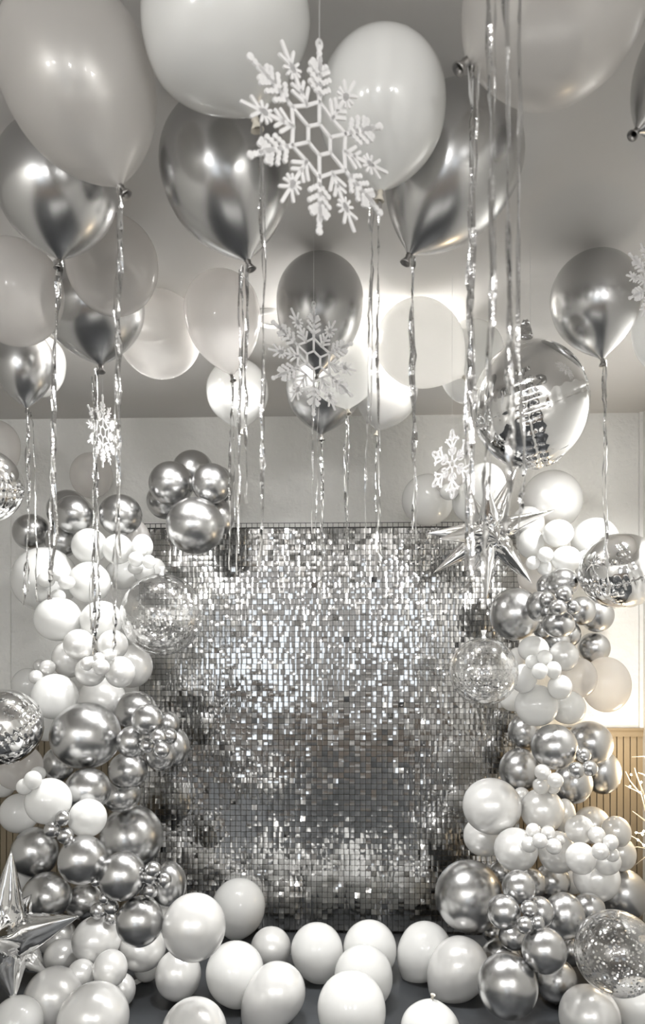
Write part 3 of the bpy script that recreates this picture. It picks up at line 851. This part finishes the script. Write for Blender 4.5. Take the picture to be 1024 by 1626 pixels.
# ------------------------------------------------------------------ foil orbs
def foil_orb(px, py, rpx, d, seam_axis, label, tails=(), ry=None, hang=False, name='foil_orb'):
    c = at(px, py, d); r = rpx * d / F
    e = tag(empty(name, c), label, 'balloon')
    ax = Vector(seam_axis).normalized(); q = Vector((0, 0, 1)).rotation_difference(ax)
    rnd = random.Random(int(px)); V = []; Fc = []; NU, NV = 144, 72
    ph = [rnd.uniform(0, 6.28) for _ in range(6)]
    for j in range(NV+1):
        la = math.pi*(j/NV - .5)
        for i in range(NU):
            lo = 2*math.pi*i/NU; k = abs(la)
            pk = math.exp(-(k/.19)**2)
            f = 1 - .030*math.exp(-(k/.05)**2)
            f += pk * (.017*math.sin(lo*36 + ph[0]) + .009*math.sin(lo*61 + ph[1]))
            for cross in (0, math.pi/2):                       # the second and third seams run pole to pole
                a = math.atan2(math.sin(lo*1 - cross), 1) if False else ((lo - cross + math.pi/2) % math.pi) - math.pi/2
                w = a*math.cos(la)
                if cross: f += math.exp(-(w/.14)**2) * (.009*math.sin(la*30 + ph[2])) - .02*math.exp(-(w/.045)**2)
            f += .004*math.sin(3*lo + ph[3])*math.cos(2*la + ph[4])
            v = Vector((math.cos(la)*math.cos(lo), math.cos(la)*math.sin(lo), math.sin(la)))*r*f
            v = q @ v
            if ry: v.z *= ry/rpx
            V.append(v)
    for j in range(NV):
        for i in range(NU):
            a = j*NU+i; b = j*NU+(i+1) % NU; Fc.append((a, b, b+NU, a+NU))
    link('body', mesh('orb_body', V, Fc, M['foil']), e)
    sv = []; sf = []; n = 120
    for i in range(n):
        lo = 2*math.pi*i/n
        for rr in (.962, 1.012):
            v = q @ (Vector((math.cos(lo), math.sin(lo), .010*math.sin(lo*30 + ph[5])))*r*rr)
            if ry: v.z *= ry/rpx
            sv.append(v)
    for i in range(n): a = 2*i; b_ = 2*((i+1) % n); sf.append((a, b_, b_+1, a+1))
    link('seam', mesh('orb_seam', sv, sf, M['ribbon'], False), e)
    for tx, ty, w in tails:
        p = at(tx, ty, d) - c; u = p.normalized()
        s = Vector((-u.z, 0, u.x)); V = []; Fc = []; base = u * r * (ry or rpx)/rpx * .95
        n = 8
        for i in range(n+1):
            t = i/n; cc = base.lerp(p, t); ww = w*d/F*(1 - .45*t)*(1.0 if t < .8 else (1.25 - t)*2.0)
            V += [cc - s*ww/2 + Vector((0, rnd.uniform(-.004, .004), 0)), cc + Vector((0, .008*(-1)**i, 0)), cc + s*ww/2 + Vector((0, rnd.uniform(-.004, .004), 0))]
        for i in range(n): a = i*3; Fc += [(a, a+1, a+4, a+3), (a+1, a+2, a+5, a+4)]
        link('tail', mesh('orb_tail', V, Fc, M['ribbon']), e)
    if hang:
        t = MB(); t.tube([(0, 0, r*.98), (0, 0, ZC - .002 - c.z)], .0004, 5); t.build('thread', M['thread'], e)
    return e
foil_orb(842, 643, 90, 2.35, (.93, -.30, .22), 'big mirror foil orb with tail hanging under the ceiling above the star', ((834, 507, 24), (831, 756, 12)), ry=100, hang=True)
foil_orb(985, 907, 64, touch(985, 907, 66, 3.6, PR), (-.38, -.30, .88), 'mirror foil orb with puckered seam on top of the ' + H, ry=60)
foil_orb(6, 1154, 60, touch(6, 1154, 66, 3.6, PL), (-.35, -.45, .82), 'mirror foil orb at the frame edge beside the biggest chrome ball')
foil_orb(-25, 772, 59, 2.9, (.2, -.2, .95), 'mirror foil orb cut by the frame edge, above the wall', hang=True)

# ------------------------------------------------------------------ clear confetti balls
def confetti_ball(px, py, rpx, d, label, n, low, hang=True):
    c = at(px, py, d); r = rpx * d / F
    e = tag(empty('confetti_balloon', c), label, 'balloon')
    mb = MB(); mb.lathe([(r*math.sin(math.pi*i/32), r*math.cos(math.pi*i/32)) for i in range(33)], 64)
    mb.build('shell', M['bubble'], e, True)
    rnd = random.Random(int(px)); mb = MB()
    for i in range(n):
        z = rnd.uniform(-1, 1)
        if low and rnd.random() < .65: z = rnd.uniform(-.62, -.02)
        a = rnd.uniform(0, 2*math.pi); s = math.sqrt(1 - z*z)
        nv = Vector((s*math.cos(a), s*math.sin(a), z)); p = nv*r*.985
        t = (nv + Vector((rnd.gauss(0, .3), rnd.gauss(0, .3), rnd.gauss(0, .3)))).normalized()
        u = t.orthogonal().normalized(); v = t.cross(u); rr = rnd.choice((.0026, .0036, .0052))
        mb.add([p + (u*math.cos(k*math.pi/3) + v*math.sin(k*math.pi/3))*rr for k in range(6)], [tuple(range(6))])
    tag(mb.build('confetti', M['confetti'], e), kind='stuff')
    if not hang: return e
    k = MB(); k.lathe([(.012, -.004), (.006, .006), (.008, .014), (.013, .03), (.012, .031)], 14)
    ko = k.build('knot', M['thread'], e, True); ko.location = (0, 0, r)
    return e
confetti_ball(257, 976, 65, touch(257, 976, 65, 3.7, PL), 'clear round balloon with dark silver confetti before the sequins', 700, True)
confetti_ball(768, 1066, 54, touch(768, 1066, 55, 3.75, PR), 'clear round balloon with fine confetti under the hanging star', 700, True)
confetti_ball(979, 1513, 65, touch(979, 1513, 65, 3.2, PR), 'clear speckled balloon with dense confetti on the floor beside chrome', 1100, False, False)

# ------------------------------------------------------------------ exploding star balloons
def spike_mesh(L, rb, seed):
    rnd = random.Random(seed); n = 44; rows = 18; V = []; Fc = []
    ph = rnd.uniform(0, 6)
    for j in range(rows+1):
        t = j/rows
        rr = rb*((.45 + .55*math.sin(min(1, t/.22)*math.pi/2)) if t < .22 else (1 - (t-.22)/.78)**.92 )
        rr = max(rr, .0012)
        for i in range(n):
            a = 2*math.pi*i/n
            f = 1 + .10*math.cos(4*a + ph) + .045*(1 if i % 2 else -1)*(1 - .5*t) + (.07*math.sin(7*a + t*26 + ph) if t < .35 else .03*math.cos(8*a)) + rnd.uniform(-.02, .02)
            V.append((rr*f*math.cos(a), rr*f*math.sin(a), L*t))
    for j in range(rows):
        for i in range(n): Fc.append((j*n+i, j*n+(i+1) % n, (j+1)*n+(i+1) % n, (j+1)*n+i))
    Fc.append(tuple(range(n-1, -1, -1))); Fc.append(tuple(rows*n+i for i in range(n)))
    return mesh('spike', V, Fc, M['foil'])
def star(px, py, d, tips, rb, label, core, thread=True):
    c = at(px, py, d); e = tag(empty('star_balloon', c), label, 'balloon')
    for i, (tx, ty, dz) in enumerate(tips):
        v = at(tx, ty, d + dz) - c
        L = v.length; u = v.normalized()
        o = link('spike', spike_mesh(L - core*.5, rb, i + int(px)), e)
        o.matrix_local = Matrix.Translation(u*core*.5) @ Vector((0, 0, 1)).rotation_difference(u).to_matrix().to_4x4()
    mb = MB(); mb.lathe([(core*math.sin(math.pi*i/10), core*math.cos(math.pi*i/10)) for i in range(11)], 14)
    mb.build('core', M['foil'], e, True)
    if thread:
        t = MB(); t.tube([(0, 0, core), (0, 0, ZC - .002 - c.z)], .0005, 5); t.build('thread', M['thread'], e)
    return e
star(778, 845, 3.25, [(678,847,-.02),(697,856,-.16),(688,910,.02),(742,920,.12),(772,952,-.05),(844,926,-.08),(822,912,.14),(880,810,.02),(820,742,.06),(752,790,.1),(772,762,-.1),(792,858,-.30),(770,830,.3)], .045,
     'silver exploding star balloon hanging before the backdrop corner', .035)
star(8, 1494, 3.0, [(18,1350,-.02),(126,1455,-.06),(22,1590,-.10),(74,1545,.10),(-60,1420,.05),(-100,1510,-.05),(-70,1575,.0),(-10,1490,-.34),(50,1420,.28),(-40,1360,-.05)], .078,
     'silver exploding star balloon standing on the floor at the frame edge', .05, thread=False)

# ------------------------------------------------------------------ lit twigs by the corner
tw = tag(empty('twig_tree', (at_y(1055, 1400, 3.95).x, 3.95, 0)), 'pale bare twig branches with warm fairy lights near the wall corner', 'decoration')
tp = tw.location.copy()
def tpt(px, py, y): return at_y(px, py, y) - tp
XM = XR - .035 - tp.x
def cl(v): return Vector((min(v.x, XM), v.y, v.z))
mb = MB(); mb.tube([cl(Vector((0, 0, 0))), cl(Vector((.0, 0, .4))), cl(Vector((.02, 0, .95)))], [.014, .011, .006]); mb.build('trunk', M['twig'], tw, True)
mb = MB(); mb.lathe([(0, 0), (.05, 0), (.05, .015), (.015, .02)], 20); ob = mb.build('base', M['twig'], tw, True); ob.location.x = min(0, XM - .05)
br = [[(1040,1350),(1018,1262),(1000,1240),(993,1225)], [(1040,1350),(1022,1262),(1008,1255),(992,1247)], [(1022,1262),(1012,1235),(1007,1219)],
      [(1034,1310),(1024,1303),(1012,1294),(1004,1288)], [(1040,1380),(1026,1346),(1014,1334),(1000,1326)], [(1040,1385),(1024,1347),(1012,1345),(1006,1346)],
      [(1040,1400),(1024,1361),(1008,1374)], [(1040,1340),(1026,1320),(1016,1323),(1010,1322)], [(1034,1230),(1024,1201),(1003,1202)], [(1030,1235),(1020,1229),(1013,1227)]]
for i, pl in enumerate(br):
    y = 3.95 - .03*(i % 3)
    mb = MB(); pts = [cl(tpt(px, py, y)) for px, py in pl]
    mb.tube(pts, [.0045*(1 - .7*j/len(pts)) for j in range(len(pts))], 6)
    bo = mb.build('branch', M['twig'], tw, True)
lights = [(1002,1230),(1000,1249),(1016,1258),(1018,1242),(1010,1322),(1020,1325),(1000,1327),(1022,1342),(1013,1334),(1022,1320)]
for px, py in lights:
    mb = MB(); p = cl(tpt(px, py, 3.91)); r = .0055
    mb.lathe([(r*math.sin(math.pi*i/6), r*math.cos(math.pi*i/6)) for i in range(7)], 8, Matrix.Translation(p)); mb.build('fairy_light', M['bulb'], tw, True)
l = bpy.data.lights.new('twig_glow', 'POINT'); l.energy = TWIG_W; l.shadow_soft_size = .12; l.color = (1.0, 0.78, 0.50)
lo = bpy.data.objects.new('twig_glow', l); COL.objects.link(lo); lo.parent = tw; lo.location = (min(.0, XM - .03), -.12, .95)

# scrap of paper on the floor
p = at(220, 1558, EYE.z*F/(1558-CY)); 
mb = MB(); mb.add([(-.03,0,.002),(0,-.035,.002),(.032,.002,.006),(.004,.03,.003),(-.03,0,.0),(0,-.035,.0),(.032,.002,.0035),(.004,.03,.001)], [(0,1,2,3),(7,6,5,4),(0,4,5,1),(1,5,6,2),(2,6,7,3),(3,7,4,0)])
o = tag(mb.build('paper_scrap', M['paper']), 'small pale scrap of paper lying on the dark floor', 'paper'); o.location = (p.x, p.y, 0.0)
